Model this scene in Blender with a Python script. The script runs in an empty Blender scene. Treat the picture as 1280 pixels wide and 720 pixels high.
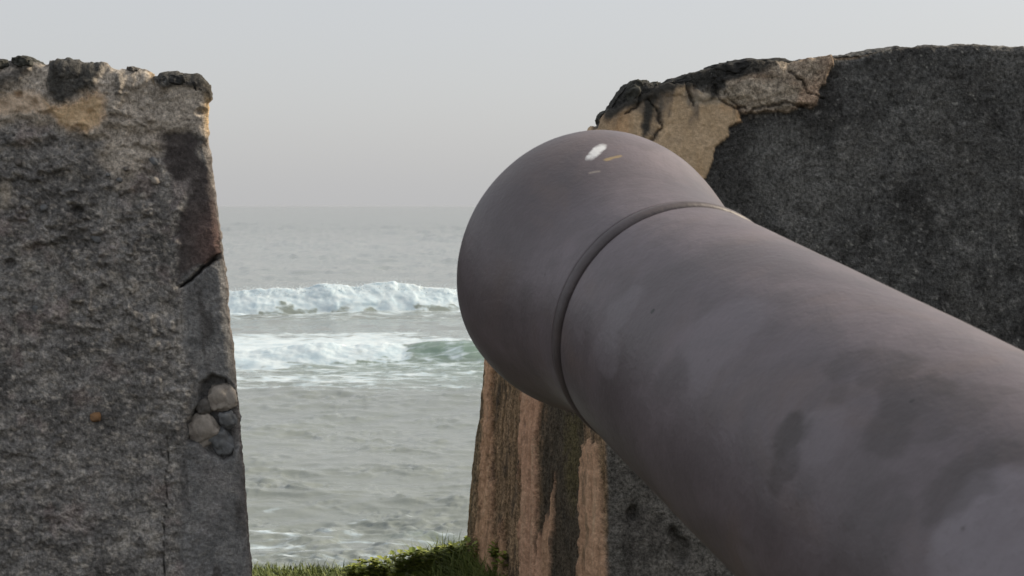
import bpy, math, random
import numpy as np
from mathutils import Vector

# ------------------------------------------------------------------ camera, sky, sun
scene = bpy.context.scene
col = scene.collection
R = math.radians
EYE = 1.4                # eye height above the rampart floor
SEA = EYE - 7.0          # sea level
F = 1778.0               # focal length in photo pixels (50 mm on 36 mm)
PITCH = math.atan(103.0 / F)

cam_d = bpy.data.cameras.new('camera')
cam = bpy.data.objects.new('camera', cam_d); col.objects.link(cam)
cam_d.lens = 50.0; cam_d.sensor_width = 36.0
cam_d.clip_start = 0.02; cam_d.clip_end = 40000
cam.location = (0, 0, EYE)
cam.rotation_euler = (math.pi / 2 - PITCH, 0, 0)
cam_d.dof.use_dof = True; cam_d.dof.focus_distance = 2.9; cam_d.dof.aperture_fstop = 20.0
scene.camera = cam

SUN_EL, SUN_AZ = R(34), R(76)        # azimuth measured from +Y towards +X
world = bpy.data.worlds.new('World'); scene.world = world; world.use_nodes = True
wn, wl = world.node_tree.nodes, world.node_tree.links
wn.clear()
wout = wn.new('ShaderNodeOutputWorld'); wbg = wn.new('ShaderNodeBackground')
sky = wn.new('ShaderNodeTexSky'); sky.sky_type = 'NISHITA'; sky.sun_disc = False
sky.sun_elevation = SUN_EL; sky.sun_rotation = SUN_AZ
sky.altitude = 0; sky.air_density = 1.0; sky.dust_density = 4.0; sky.ozone_density = 1.0
hsv = wn.new('ShaderNodeHueSaturation'); hsv.inputs['Saturation'].default_value = 0.75
hsv.inputs['Value'].default_value = 1.20
wmix = wn.new('ShaderNodeMix'); wmix.data_type = 'RGBA'
wmix.inputs['Factor'].default_value = 0.60
wmix.inputs['B'].default_value = (8.05, 8.08, 8.2, 1)     # even marine haze
wl.new(sky.outputs[0], hsv.inputs['Color']); wl.new(hsv.outputs[0], wmix.inputs['A'])
wl.new(wmix.outputs['Result'], wbg.inputs['Color']); wbg.inputs['Strength'].default_value = 0.1
wl.new(wbg.outputs[0], wout.inputs['Surface'])

sun_d = bpy.data.lights.new('sun', 'SUN'); sun = bpy.data.objects.new('sun', sun_d); col.objects.link(sun)
sun_d.energy = 4.4; sun_d.angle = R(12); sun_d.color = (1.0, 0.86, 0.66)
to_sun = Vector((math.sin(SUN_AZ) * math.cos(SUN_EL), math.cos(SUN_AZ) * math.cos(SUN_EL), math.sin(SUN_EL)))
sun.rotation_euler = (-to_sun).to_track_quat('-Z', 'Y').to_euler()
sun.location = to_sun * 30

scene.view_settings.view_transform = 'Standard'; scene.view_settings.look = 'None'
scene.view_settings.exposure = 0.0; scene.view_settings.gamma = 1.0
scene.view_settings.use_curve_mapping = False

# ------------------------------------------------------------------ helpers
rng = np.random.default_rng(7); random.seed(7)
PERM = rng.permutation(256).astype(np.int32)
GR = rng.normal(size=(256, 3)); GR /= np.linalg.norm(GR, axis=1)[:, None]
GX, GY, GZ = (np.ascontiguousarray(GR[:, k]).astype(np.float32) for k in range(3))

def pn(P):
    """gradient noise, roughly -1..1"""
    P = np.array(P, np.float32)
    flat = float(np.ptp(P[:, 2])) == 0.0
    if flat: P[:, 2] = np.floor(P[:, 2])
    I = np.floor(P).astype(np.int32); f = P - I
    u = f * f * f * (f * (f * 6 - 15) + 10); I &= 255
    out = np.zeros(len(P), np.float32)
    X = (f[:, 0].copy(), f[:, 0] - 1); Y = (f[:, 1].copy(), f[:, 1] - 1); Z = (f[:, 2].copy(), f[:, 2] - 1)
    WX = (1 - u[:, 0], u[:, 0]); WY = (1 - u[:, 1], u[:, 1]); WZ = (1 - u[:, 2], u[:, 2])
    for dx in (0, 1):
        hx = PERM[(I[:, 0] + dx) & 255] + I[:, 1]
        for dy in (0, 1):
            hy = PERM[(hx + dy) & 255] + I[:, 2]; wxy = WX[dx] * WY[dy]
            for dz in (0, 1):
                if flat and WZ[dz][0] == 0: continue
                h = PERM[(hy + dz) & 255]
                out += wxy * WZ[dz] * (GX[h] * X[dx] + GY[h] * Y[dy] + GZ[h] * Z[dz])
    return out * 1.6

def fbm(P, freq, octv=4, gain=0.5, seed=0.0, ridged=False):
    P = np.asarray(P, float) * np.asarray(freq) + seed * 17.31 + 3.7
    a, s, tot = 1.0, 0, 0
    for _ in range(octv):
        n = pn(P)
        if ridged: n = 1 - 2 * np.abs(n)
        s = s + a * n; tot += a; a *= gain; P = P * 2.03 + 11.7
    return s / tot

def sst(a, b, x):
    t = np.clip((x - a) / (b - a), 0, 1); return t * t * (3 - 2 * t)

def poly_sd(x, y, poly):
    """signed distance to a polygon, negative inside"""
    p = np.array(poly, float); n = len(p); d = np.full(x.shape, 1e9); ins = np.zeros(x.shape, bool)
    for i in range(n):
        a, b = p[i], p[(i + 1) % n]; e = b - a
        t = np.clip(((x - a[0]) * e[0] + (y - a[1]) * e[1]) / (e @ e + 1e-9), 0, 1)
        d = np.minimum(d, np.hypot(x - a[0] - t * e[0], y - a[1] - t * e[1]))
        c = ((a[1] > y) != (b[1] > y)) & (x < (b[0] - a[0]) * (y - a[1]) / (b[1] - a[1] + 1e-12) + a[0])
        ins ^= c
    return np.where(ins, -d, d)

def line_d(x, y, pts):
    d = np.full(x.shape, 1e9)
    for a, b in zip(pts[:-1], pts[1:]):
        a = np.array(a, float); e = np.array(b, float) - a
        t = np.clip(((x - a[0]) * e[0] + (y - a[1]) * e[1]) / (e @ e), 0, 1)
        d = np.minimum(d, np.hypot(x - a[0] - t * e[0], y - a[1] - t * e[1]))
    return d

def at(px, py, depth):
    """a photo pixel at a given distance ahead -> a point of the place"""
    cx, cy = (px - 640) / F, (360 - py) / F
    y = math.cos(PITCH) + cy * math.sin(PITCH); z = cy * math.cos(PITCH) - math.sin(PITCH)
    return Vector((cx / y * depth, depth, EYE + z / y * depth))

def face_px(P):
    """plan coordinates used to lay stains out on a wall face"""
    yy = P[:, 1] * math.cos(PITCH) - (P[:, 2] - EYE) * math.sin(PITCH)
    zz = P[:, 1] * math.sin(PITCH) + (P[:, 2] - EYE) * math.cos(PITCH)
    return 640 + F * P[:, 0] / yy, 360 - F * zz / yy

def mesh_obj(name, V, faces, mat, parent=None, smooth=True, attrs=None):
    me = bpy.data.meshes.new(name)
    V = np.asarray(V, np.float32)
    if isinstance(faces, np.ndarray):
        k = faces.shape[1]; nf = len(faces)
        me.vertices.add(len(V)); me.vertices.foreach_set('co', V.ravel())
        me.loops.add(nf * k); me.loops.foreach_set('vertex_index', faces.astype(np.int32).ravel())
        me.polygons.add(nf); me.polygons.foreach_set('loop_start', np.arange(0, nf * k, k, dtype=np.int32))
        me.update(calc_edges=True)
    else:
        me.from_pydata([tuple(map(float, v)) for v in V], [], faces)
    me.polygons.foreach_set('use_smooth', np.full(len(me.polygons), smooth))
    for k, a in (attrs or {}).items():
        a = np.asarray(a, np.float32)
        if a.ndim == 2:
            at_ = me.attributes.new(k, 'FLOAT_COLOR', 'POINT')
            at_.data.foreach_set('color', np.concatenate([a, np.ones((len(a), 1), np.float32)], 1).ravel())
        else:
            at_ = me.attributes.new(k, 'FLOAT', 'POINT'); at_.data.foreach_set('value', a)
    me.materials.append(mat)
    o = bpy.data.objects.new(name, me); col.objects.link(o)
    if parent: o.parent = parent
    return o

def tag(o, label=None, cat=None, group=None, kind=None):
    if label: o['label'] = label
    if cat: o['category'] = cat
    if group: o['group'] = group
    if kind: o['kind'] = kind
    return o

def empty(name, loc):
    o = bpy.data.objects.new(name, None); col.objects.link(o); o.location = loc; o.empty_display_size = 0.1
    return o

def vnormals(V, Fq):
    fn = np.cross(V[Fq[:, 2]] - V[Fq[:, 0]], V[Fq[:, 3]] - V[Fq[:, 1]])
    N = np.zeros_like(V)
    for k in range(4): np.add.at(N, Fq[:, k], fn)
    return N / (np.linalg.norm(N, axis=1)[:, None] + 1e-12)

def grid_faces(nr, nc):
    i = np.arange(nr * nc).reshape(nr, nc)
    return np.stack([i[:-1, :-1].ravel(), i[:-1, 1:].ravel(), i[1:, 1:].ravel(), i[1:, :-1].ravel()], 1)

# --- node material helper
class NT:
    def __init__(s, name):
        s.m = bpy.data.materials.new(name); s.m.use_nodes = True
        s.n, s.l = s.m.node_tree.nodes, s.m.node_tree.links
        s.n.clear()
        s.out = s.n.new('ShaderNodeOutputMaterial'); s.b = s.n.new('ShaderNodeBsdfPrincipled')
        s.l.new(s.b.outputs[0], s.out.inputs[0])
    def put(s, sock, v):
        if isinstance(v, bpy.types.NodeSocket): s.l.new(v, sock)
        elif isinstance(v, (tuple, list)) and len(v) == 3 and sock.type == 'RGBA': sock.default_value = (*v, 1)
        else: sock.default_value = v
    def math(s, op, a, b=0.0, c=0.0, clamp=False):
        n = s.n.new('ShaderNodeMath'); n.operation = op; n.use_clamp = clamp
        for k, v in enumerate((a, b, c)): s.put(n.inputs[k], v)
        return n.outputs[0]
    def mix(s, f, a, b, mode='MIX'):
        n = s.n.new('ShaderNodeMix'); n.data_type = 'RGBA'; n.blend_type = mode
        s.put(n.inputs['Factor'], f); s.put(n.inputs['A'], a); s.put(n.inputs['B'], b)
        return n.outputs['Result']
    def coord(s, scale=(1, 1, 1)):
        t = s.n.new('ShaderNodeTexCoord'); mp = s.n.new('ShaderNodeMapping'); mp.inputs['Scale'].default_value = scale
        s.l.new(t.outputs['Object'], mp.inputs['Vector']); return mp.outputs[0]
    def noise(s, vec, scale, detail=4, rough=0.55, dist=0.0):
        n = s.n.new('ShaderNodeTexNoise'); s.l.new(vec, n.inputs['Vector'])
        n.inputs['Scale'].default_value = scale; n.inputs['Detail'].default_value = detail
        n.inputs['Roughness'].default_value = rough; n.inputs['Distortion'].default_value = dist
        return n.outputs['Fac']
    def voro(s, vec, scale, feature='F1', rnd=1.0):
        n = s.n.new('ShaderNodeTexVoronoi'); n.feature = feature; s.l.new(vec, n.inputs['Vector'])
        n.inputs['Scale'].default_value = scale; n.inputs['Randomness'].default_value = rnd
        return n.outputs['Distance']
    def ramp(s, v, a, b, lo=0.0, hi=1.0):
        n = s.n.new('ShaderNodeMapRange'); s.put(n.inputs['Value'], v)
        for k, x in (('From Min', a), ('From Max', b), ('To Min', lo), ('To Max', hi)): n.inputs[k].default_value = x
        return n.outputs[0]
    def attr(s, name, out='Color'):
        n = s.n.new('ShaderNodeAttribute'); n.attribute_name = name; return n.outputs[out]
    def bump(s, h, strength, dist, base=None):
        n = s.n.new('ShaderNodeBump'); n.inputs['Strength'].default_value = strength; n.inputs['Distance'].default_value = dist
        s.put(n.inputs['Height'], h)
        if base is not None: s.l.new(base, n.inputs['Normal'])
        return n.outputs[0]
    def set(s, **k):
        for a, v in k.items(): s.put(s.b.inputs[a.replace('_', ' ')], v)
        return s.m

def wall_mat(name, grain=1.0):
    t = NT(name); c = t.coord()
    colr = t.attr('paint')
    gk = t.attr('grain', 'Fac')
    n1 = t.noise(c, 110, 6, 0.68); n2 = t.noise(c, 420, 2, 0.6); n3 = t.noise(c, 26, 6, 0.62)
    k = t.math('MULTIPLY', t.ramp(n1, 0.3, 0.7, 1 - 0.62 * grain, 1 + 0.75 * grain), t.ramp(n2, 0.3, 0.7, 1 - 0.35 * grain, 1 + 0.35 * grain))
    k = t.math('MULTIPLY', k, t.ramp(n3, 0.3, 0.7, 0.70, 1.32))
    k = t.math('ADD', 1.0, t.math('MULTIPLY', t.math('SUBTRACT', k, 1.0), gk))
    v = t.n.new('ShaderNodeCombineXYZ')
    for i in range(3): t.l.new(k, v.inputs[i])
    colr = t.mix(1.0, colr, v.outputs[0], 'MULTIPLY')
    sp = t.ramp(t.voro(c, 95), 0.0, 0.16, 1, 0)           # pale grains of sand and shell
    sp = t.math('MULTIPLY', sp, t.math('MULTIPLY', gk, t.ramp(t.noise(c, 30, 2), 0.48, 0.60, 0, 0.75 * grain)), clamp=True)
    colr = t.mix(sp, colr, (0.34, 0.32, 0.29))
    h = t.math('MULTIPLY', gk, t.math('ADD', n1, t.math('MULTIPLY', n2, 0.5)))
    nrm = t.bump(h, 0.8, 0.009 * grain)
    nrm = t.bump(n3, 0.6, 0.016, nrm)
    return t.set(Base_Color=colr, Roughness=0.93, Specular_IOR_Level=0.25, Normal=nrm)

M_WALL = wall_mat('weathered_render'); M_WALL2 = wall_mat('crusted_render', 1.25)

def stone_mat(name, colr, dark):
    t = NT(name); c = t.coord()
    n = t.noise(c, 60, 6, 0.65); n2 = t.noise(c, 14, 4)
    cc = t.mix(t.ramp(n, 0.35, 0.7), dark, colr)
    cc = t.mix(t.ramp(n2, 0.45, 0.7, 0, 0.5), cc, dark)
    return t.set(Base_Color=cc, Roughness=0.9, Specular_IOR_Level=0.25, Normal=t.bump(n, 0.6, 0.006))

M_CRUST = stone_mat('black_lichen_crust', (0.062, 0.062, 0.060), (0.028, 0.028, 0.028))
M_CRUSTG = stone_mat('green_black_crust', (0.085, 0.085, 0.074), (0.035, 0.036, 0.032))
M_PEB = stone_mat('buff_stone', (0.42, 0.38, 0.335), (0.24, 0.215, 0.19))
M_PEBG = stone_mat('grey_stone', (0.19, 0.175, 0.16), (0.09, 0.085, 0.08))
M_PEBB = stone_mat('bluish_stone', (0.22, 0.228, 0.235), (0.11, 0.115, 0.12))
M_PEBO = stone_mat('orange_stone', (0.34, 0.19, 0.09), (0.19, 0.115, 0.065))

# ------------------------------------------------------------------ sea
def build_sea():
    H = EYE - SEA
    inv = np.arange(0.30, 0.014, -0.00045)
    r = np.concatenate([H / np.linspace(0.9, 0.30, 90)[:-1], H / inv, np.arange(88.3, 99.5, 0.10), np.arange(60.2, 67.8, 0.09), np.geomspace(H / 0.0137, 13000, 130)])
    r = np.unique(np.round(r, 4))
    th = np.concatenate([np.linspace(-82, -22, 50)[:-1], np.linspace(-22, -13, 40)[:-1], np.linspace(-13, 0.5, 280)[:-1],
                         np.linspace(0.5, 22, 70)[:-1], np.linspace(22, 82, 50)])
    A, B = np.meshgrid(r, np.radians(th), indexing='ij')
    x = (A * np.sin(B)).ravel(); y = (A * np.cos(B)).ravel(); rr = A.ravel()
    P = np.stack([x, y, np.zeros_like(x)], 1)
    z = np.zeros_like(x)
    # wind sea: many short crests running towards the shore
    g = np.random.default_rng(3)
    for k in range(46):
        lam = 0.7 * (16 / 0.7) ** (k / 45.0); ang = g.normal(0, 0.42); a = 0.0085 * lam ** 0.55
        kx, ky = math.sin(ang) * 2 * math.pi / lam, math.cos(ang) * 2 * math.pi / lam
        if k % 6 == 0: wa, wb = pn(P / (lam * 2.9) + [k * 7.7, 1.3, 0]), pn(P / (lam * 3.7) + [k * 3.3, 5.1, 0])
        ph = kx * x + ky * y + g.uniform(0, 6.28) + 2.2 * (wa if k % 2 else wb)
        fade = np.clip(lam / (rr * rr / H * 0.0016 + 1e-6), 0, 1)
        env = 0.18 + 1.3 * np.clip((wb if k % 2 else -wa) + 0.20, 0, 1)
        z += a * env * fade * (np.exp(1.3 * (np.sin(ph) - 1)) * 2 - 0.75)
    z += 0.05 * np.clip(rr / 90, 0.5, 3.0) * fbm(P, (0.045, 0.13, 1), 3)
    wv = P + 0.5 * np.stack([fbm(P, 0.25, 2, seed=91), fbm(P, 0.3, 2, seed=92), 0 * x], 1)
    for fx, fy, am, sd in ((0.60, 1.5, 0.085, 93), (1.15, 2.9, 0.060, 94), (2.0, 4.6, 0.030, 97), (0.26, 0.70, 0.06, 95)):
        rp = 1 - np.abs(fbm(wv, (fx, fy, 1), 2, 0.4, seed=sd)) * 2.2
        lam_y = 0.6 / fy; fd = np.clip(lam_y / (rr * rr / H * 0.0010), 0, 1)
        z += am * fd * sst(0.35, 1.0, rp) * sst(-0.15, 0.4, fbm(P, (fx * 0.25, fy * 0.22, 1), 2, seed=sd + 10))
    far = sst(90, 170, rr)
    for fx, fy, am, sd in ((0.16, 0.13, 0.40, 121), (0.30, 0.24, 0.32, 122), (0.55, 0.40, 0.22, 124), (0.07, 0.055, 0.34, 123)):
        rp = 1 - np.abs(fbm(wv, (fx, fy, 1), 2, 0.5, seed=sd)) * 2.0
        z += am * far * sst(0.3, 1.0, rp) * sst(-0.2, 0.35, fbm(P, (fx * 0.3, fy * 0.2, 1), 2, seed=sd + 10)) * np.clip(rr / 250, 0.8, 1.6) * sst(900, 250, rr)
    foam = np.zeros_like(x); green = np.zeros_like(x)
    wob = fbm(P * [1, 0, 0], 0.09, 3, seed=2)
    # --- the outer breaker: crest height along the wave, surveyed by bearing
    def along(dist, pts): return np.array([[at(px, 257, dist).x, v] for px, v in pts]).T
    def crest(dist, pts): return np.array([[at(px, py, dist).x, at(px, py, dist).z - SEA] for px, py in pts]).T
    def interp(tab): return np.interp(x, tab[0], tab[1])
    yc = 93.0 + 1.2 * wob + interp(along(93, [(-200, -2), (290, 0), (420, 1.0), (520, 2.6), (640, 4.5), (1200, 9)]))
    hc = interp(crest(94, [(-900, 380), (-200, 364), (290, 364), (340, 363), (385, 361), (403, 354), (425, 355), (445, 358), (468, 353), (490, 352), (512, 356), (530, 361), (560, 364), (600, 366), (800, 372), (1300, 385)]))
    hc = np.clip(hc, 0, 3) + 0.10 * fbm(P * [1, 0, 0], 0.9, 3, seed=5)
    s = y - yc
    front_w = 2.4 + 0.7 * fbm(P * [1, 0, 0], 0.35, 2, seed=33)
    prof = np.where(s < 0, np.clip(1 + s / front_w, 0, 1) ** 0.8, np.exp(-np.clip(s, 0, None) / 3.4))
    z += hc * prof
    tur = fbm(P + np.stack([0 * x, 0 * x, z * 1.2], 1), (0.8, 0.8, 0.8), 5, 0.6, seed=8)
    big = fbm(P + np.stack([0 * x, 0 * x, z], 1), (0.35, 0.5, 0.5), 3, 0.5, seed=38)
    body = sst(-3.2, -1.9, s + 1.1 * tur + 1.2 * big) * sst(2.0, 0.2, s + 0.8 * tur)
    foam = np.maximum(foam, body * (1.12 + 0.35 * tur + 0.25 * big))
    lumps = 0.55 * np.abs(tur) + 0.35 * np.clip(big, 0, 1) + 0.30 * np.clip(fbm(P, 2.0, 3, seed=9), 0, 1)
    z += 0.30 * body * lumps * (0.55 + 0.45 * prof)
    foam = np.maximum(foam, (0.46 + 0.3 * big) * sst(-12, -3, s) * sst(0, -2, s))
    green = np.maximum(green, 0.35 * sst(-3, -1, s) * sst(1.5, 0, s))
    # --- the inner breaker
    yc = 63.6 + 0.5 * wob + interp(along(63, [(-200, -1), (300, -0.6), (380, 0), (460, 0.9), (500, 1.6), (560, 0.9), (640, 0.4), (1200, 0)]))
    hc = interp(crest(64.2, [(-900, 452), (0, 440), (300, 437), (335, 436), (362, 433), (386, 430), (412, 429), (445, 433), (480, 431), (505, 434), (525, 431), (550, 428), (580, 427), (640, 430), (900, 436), (1300, 450)]))
    hc = np.clip(hc, 0, 2) + 0.05 * fbm(P * [1, 0, 0], 1.2, 3, seed=6)
    s2 = y - yc
    prof = np.where(s2 < 0, sst(-2.2, 0, s2) ** 0.75, np.exp(-np.clip(s2, 0, None) / 2.6))
    z += hc * prof
    tur2 = fbm(P + np.stack([0 * x, 0 * x, z * 1.5], 1), 1.3, 5, 0.6, seed=12)
    big2 = fbm(P + np.stack([0 * x, 0 * x, z], 1), (0.5, 0.8, 0.8), 3, 0.5, seed=39)
    xb = at(512, 440, 63).x
    broken = sst(xb + 0.4, xb - 0.7, x + 0.8 * tur2)
    broken = np.maximum(broken, sst(9, 12, x))
    body2 = sst(-2.9, -1.5, s2 + 0.9 * tur2 + 0.9 * big2) * sst(2.4, 0.3, s2 + 0.8 * tur2)
    foam = np.maximum(foam, body2 * broken * (1.12 + 0.35 * tur2 + 0.3 * big2))
    z += body2 * broken * (0.09 * np.abs(tur2) + 0.16 * np.clip(big2, 0, 1) + 0.04 * np.clip(fbm(P, 3.0, 3, seed=14), 0, 1)) * (0.5 + 0.5 * prof)
    green = np.maximum(green, (1 - broken) * sst(-3.2, -1.0, s2) * sst(1.4, -0.2, s2))
    green = np.maximum(green, 0.55 * sst(-13, -3, s2) * sst(0.5, -1.5, s2) * sst(-14, -4, x))
    foam = np.maximum(foam, (1 - broken) * 0.36 * sst(-3.5, -1.5, s2) * sst(1.2, 0, s2))
    # foam film drifting behind and before the inner breaker
    band = fbm(P, (0.06, 0.22, 1), 3, seed=20)
    film = sst(0.0, 2.0, s2) * sst(19, 8, s2 + 5 * band)
    foam = np.maximum(foam, film * (0.56 + 0.36 * sst(-2.5, -8, x) + 0.22 * band))
    film = sst(-17, -6, s2 + 5 * band) * sst(0.5, -2, s2)
    foam = np.maximum(foam, film * (0.45 + 0.2 * band))
    # shore wash near the rocks and one small breaking ripple
    s3 = y - 29.6 - 0.25 * np.sin(x * 2.3); e3 = np.exp(-((x + 1.75) / 0.75) ** 2) * (0.6 + 0.6 * fbm(P * [1, 0, 0], 2.0, 3, seed=88))
    pr3 = np.where(s3 < 0, sst(-0.45, 0, s3), np.exp(-np.clip(s3, 0, None) / 0.5))
    z += 0.15 * e3 * pr3; green = np.maximum(green, 0.45 * e3 * sst(-0.6, -0.1, s3) * sst(0.5, 0, s3))
    foam = np.maximum(foam, 0.62 * e3 * sst(-0.4, 0.0, s3) * sst(0.9, 0.1, s3))
    foam = np.maximum(foam, sst(35, 27, rr) * (0.34 + 0.25 * band))
    z += sst(34, 27, rr) * 0.05 * fbm(P, 1.8, 3, seed=31)
    puff = body * fbm(np.stack([x, y * 0.5, z * 1.6], 1), 0.8, 4, 0.48, seed=61) + 0.6 * body2 * broken * fbm(np.stack([x, y * 0.5, z * 2.0], 1), 1.2, 4, 0.48, seed=62)
    P[:, 1] -= 0.30 * puff * sst(0.1, 0.7, z); P[:, 0] += 0.35 * puff * sst(0.1, 0.7, z)
    P[:, 2] = SEA + z
    t = NT('sea_water'); c = t.coord((1, 1, 1))
    fo = t.attr('foam', 'Fac'); gr = t.attr('green', 'Fac')
    ca = t.coord((0.55, 1.5, 1.0))
    na = t.noise(ca, 0.9, 8, 0.62, 1.2)
    ve = t.voro(t.coord((0.6, 1.3, 1.0)), 1.5, 'DISTANCE_TO_EDGE')
    lace = t.math('ADD', t.math('MULTIPLY', t.ramp(na, 0.28, 0.72), 0.78), t.math('MULTIPLY', t.ramp(ve, 0.0, 0.28), 0.24))
    fm = t.ramp(t.math('SUBTRACT', fo, lace), -0.12, 0.2)
    n = t.n.new('ShaderNodeClamp'); t.l.new(fm, n.inputs[0]); fm = n.outputs[0]
    wc = t.mix(t.noise(c, 0.05, 3), (0.180, 0.212, 0.202), (0.235, 0.258, 0.246))
    sx = t.n.new('ShaderNodeSeparateXYZ'); t.l.new(c, sx.inputs[0]); off = t.n.new('ShaderNodeClamp'); t.l.new(t.ramp(sx.outputs['Y'], 90, 420), off.inputs[0]); off = off.outputs[0]
    wc = t.mix(off, wc, (0.125, 0.150, 0.146))          # deeper, clearer water offshore
    wc = t.mix(gr, wc, (0.175, 0.250, 0.212))
    fcol = t.mix(t.ramp(t.noise(c, 1.6, 6, 0.6), 0.35, 0.65), (0.40, 0.50, 0.57), (0.50, 0.58, 0.63))
    base = t.mix(fm, wc, fcol)
    rough = t.math('MAXIMUM', t.ramp(fm, 0, 1, 0.06, 0.9), t.math('MULTIPLY', off, 0.13))
    spec = t.ramp(fm, 0, 1, 0.5, 0.12)
    h = t.math('ADD', t.noise(t.coord((0.6, 1.6, 1)), 2.6, 6, 0.6), t.math('MULTIPLY', t.noise(t.coord((0.5, 1.3, 1)), 0.9, 5), 1.0))
    nr = t.bump(h, 0.30, 0.10)
    nr = t.bump(t.noise(c, 5.0, 5, 0.6), 0.25, 0.05, nr)
    m = t.set(Subsurface_Weight=t.math('MULTIPLY', fm, 0.85), Subsurface_Radius=(1.0, 1.0, 1.0), Subsurface_Scale=0.5, Base_Color=base, Roughness=rough, Specular_IOR_Level=spec, IOR=1.333, Normal=nr)
    o = mesh_obj('sea', P, grid_faces(len(r), len(th)), m, attrs={'foam': foam, 'green': green})
    tag(o, 'grey green sea with two foaming breakers below the fort', kind='structure')
    # fine spray thrown up along the broken crests
    g = np.random.default_rng(5)
    ico = np.array([(0, 0, 1), (0.894, 0, 0.447), (0.276, 0.851, 0.447), (-0.724, 0.526, 0.447), (-0.724, -0.526, 0.447), (0.276, -0.851, 0.447), (0.724, 0.526, -0.447), (-0.276, 0.851, -0.447), (-0.894, 0, -0.447), (-0.276, -0.851, -0.447), (0.724, -0.526, -0.447), (0, 0, -1)])
    icf = np.array([(0, 1, 2), (0, 2, 3), (0, 3, 4), (0, 4, 5), (0, 5, 1), (1, 6, 2), (2, 7, 3), (3, 8, 4), (4, 9, 5), (5, 10, 1), (6, 7, 2), (7, 8, 3), (8, 9, 4), (9, 10, 5), (10, 6, 1), (11, 7, 6), (11, 8, 7), (11, 9, 8), (11, 10, 9), (11, 6, 10)])
    cand = np.where(((foam * body > 0.9) & (np.abs(s) < 0.9) | (foam * body2 * broken > 0.9) & (np.abs(s2) < 0.7)) & (x > -22) & (x < 2))[0]
    cand = cand[y[cand] > 80]; pick = g.choice(cand, 1300); c = P[pick].copy()
    up = np.abs(g.normal(0, 0.16, len(pick))) * np.where(y[pick] > 80, 1.4, 0.8)
    c[:, 2] += up; c[:, 1] += g.normal(0, 0.25, len(pick)); c[:, 0] += g.normal(0, 0.2, len(pick))
    rad = np.clip(0.042 * np.exp(-up * 2.2) * g.uniform(0.5, 1.2, len(pick)), 0.015, 0.08)
    V = (c[:, None, :] + ico[None] * rad[:, None, None]).reshape(-1, 3)
    Fs = (icf[None] + 12 * np.arange(len(pick))[:, None, None]).reshape(-1, 3)
    ms = NT('spray_drops').set(Base_Color=(0.62, 0.69, 0.73), Roughness=0.6)
    tag(mesh_obj('spray', V, Fs, ms, o), kind='stuff')
    return o
build_sea()

# ------------------------------------------------------------------ ground
def gz(x, y):
    """low bank of soil at the foot of the cheek"""
    d = np.maximum(0.279 - 0.468 * (y - 4.0) - x, -0.1)
    return 0.125 * np.exp(-(d / 0.17) ** 2) * np.exp(-((y - 4.8) / 0.42) ** 4) + 0.02 * np.exp(-((y - 4.9) / 0.4) ** 2)

def build_ground():
    xs = np.unique(np.concatenate([np.linspace(-70, -4, 40), np.linspace(-4, 4, 160), np.linspace(4, 70, 40)]))
    ys = np.unique(np.concatenate([np.linspace(-80, -2, 30), np.linspace(-2, 4, 50), np.linspace(4, 7, 70), np.linspace(7, 16, 40)]))
    Y, X = np.meshgrid(ys, xs, indexing='ij')
    P = np.stack([X.ravel(), Y.ravel(), np.zeros(X.size)], 1)
    x, y = P[:, 0], P[:, 1]
    e = y - 5.38 - 0.10 * fbm(P, 1.1, 3, seed=3) * sst(4.6, 5.0, y)
    drop = np.where(e > 0, 1.55 * e + 0.25 * np.clip(e, 0, 0.6), 0)
    z = -np.minimum(drop, 7.6)
    z += (0.015 + 0.32 * sst(0.3, 2.5, e)) * fbm(P, 0.9, 5, seed=4) - 0.012
    P[:, 2] = z + gz(x, y)
    t = NT('rampart_earth'); c = t.coord()
    n = t.noise(c, 3.0, 8, 0.65); n2 = t.noise(c, 40, 4)
    cc = t.mix(t.ramp(n, 0.4, 0.62), (0.048, 0.040, 0.030), (0.024, 0.032, 0.014))
    cc = t.mix(t.ramp(n2, 0.3, 0.7, 0, 0.5), cc, (0.10, 0.085, 0.06))
    m = t.set(Base_Color=cc, Roughness=0.95, Normal=t.bump(n2, 0.6, 0.02))
    o = mesh_obj('ground', P, grid_faces(len(ys), len(xs)), m)
    tag(o, 'earth floor of the rampart falling away to the sea', kind='structure')
build_ground()

# ------------------------------------------------------------------ the two merlons
def box_sheet(us, ws, vs):
    """surface grid of a box (no bottom): integer lattice ids welded along the edges"""
    nu, nw, nv = len(us), len(ws), len(vs)
    quads = []
    def fid(i, j, k): return (np.asarray(i) * nw + j) * nv + k
    def sheet(I, J, K, flip):
        f = fid(I, J, K); q = np.stack([f[:-1, :-1].ravel(), f[:-1, 1:].ravel(), f[1:, 1:].ravel(), f[1:, :-1].ravel()], 1)
        quads.append(q[:, ::-1] if flip else q)
    iu, iw, iv = np.arange(nu), np.arange(nw), np.arange(nv)
    a, b = np.meshgrid(iu, iv, indexing='ij'); sheet(a, 0 * a, b, False); sheet(a, 0 * a + nw - 1, b, True)
    a, b = np.meshgrid(iw, iv, indexing='ij'); sheet(0 * a, a, b, True); sheet(0 * a + nu - 1, a, b, False)
    a, b = np.meshgrid(iu, iw, indexing='ij'); sheet(a, b, 0 * a + nv - 1, True)
    Q = np.concatenate(quads); ids, inv = np.unique(Q, return_inverse=True); Q = inv.reshape(-1, 4)
    k = ids % nv; j = (ids // nv) % nw; i = ids // (nv * nw)
    return np.stack([us[i], ws[j], vs[k]], 1), Q

def rounded(p, hi, r):
    lo = np.array([0, 0, -9.0]); q = np.clip(p, lo + r, np.array(hi) - r); d = p - q
    L = np.linalg.norm(d, axis=1); ok = L > 1e-9
    out = p.copy(); out[ok] = q[ok] + d[ok] / L[ok][:, None] * r
    return out

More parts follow.
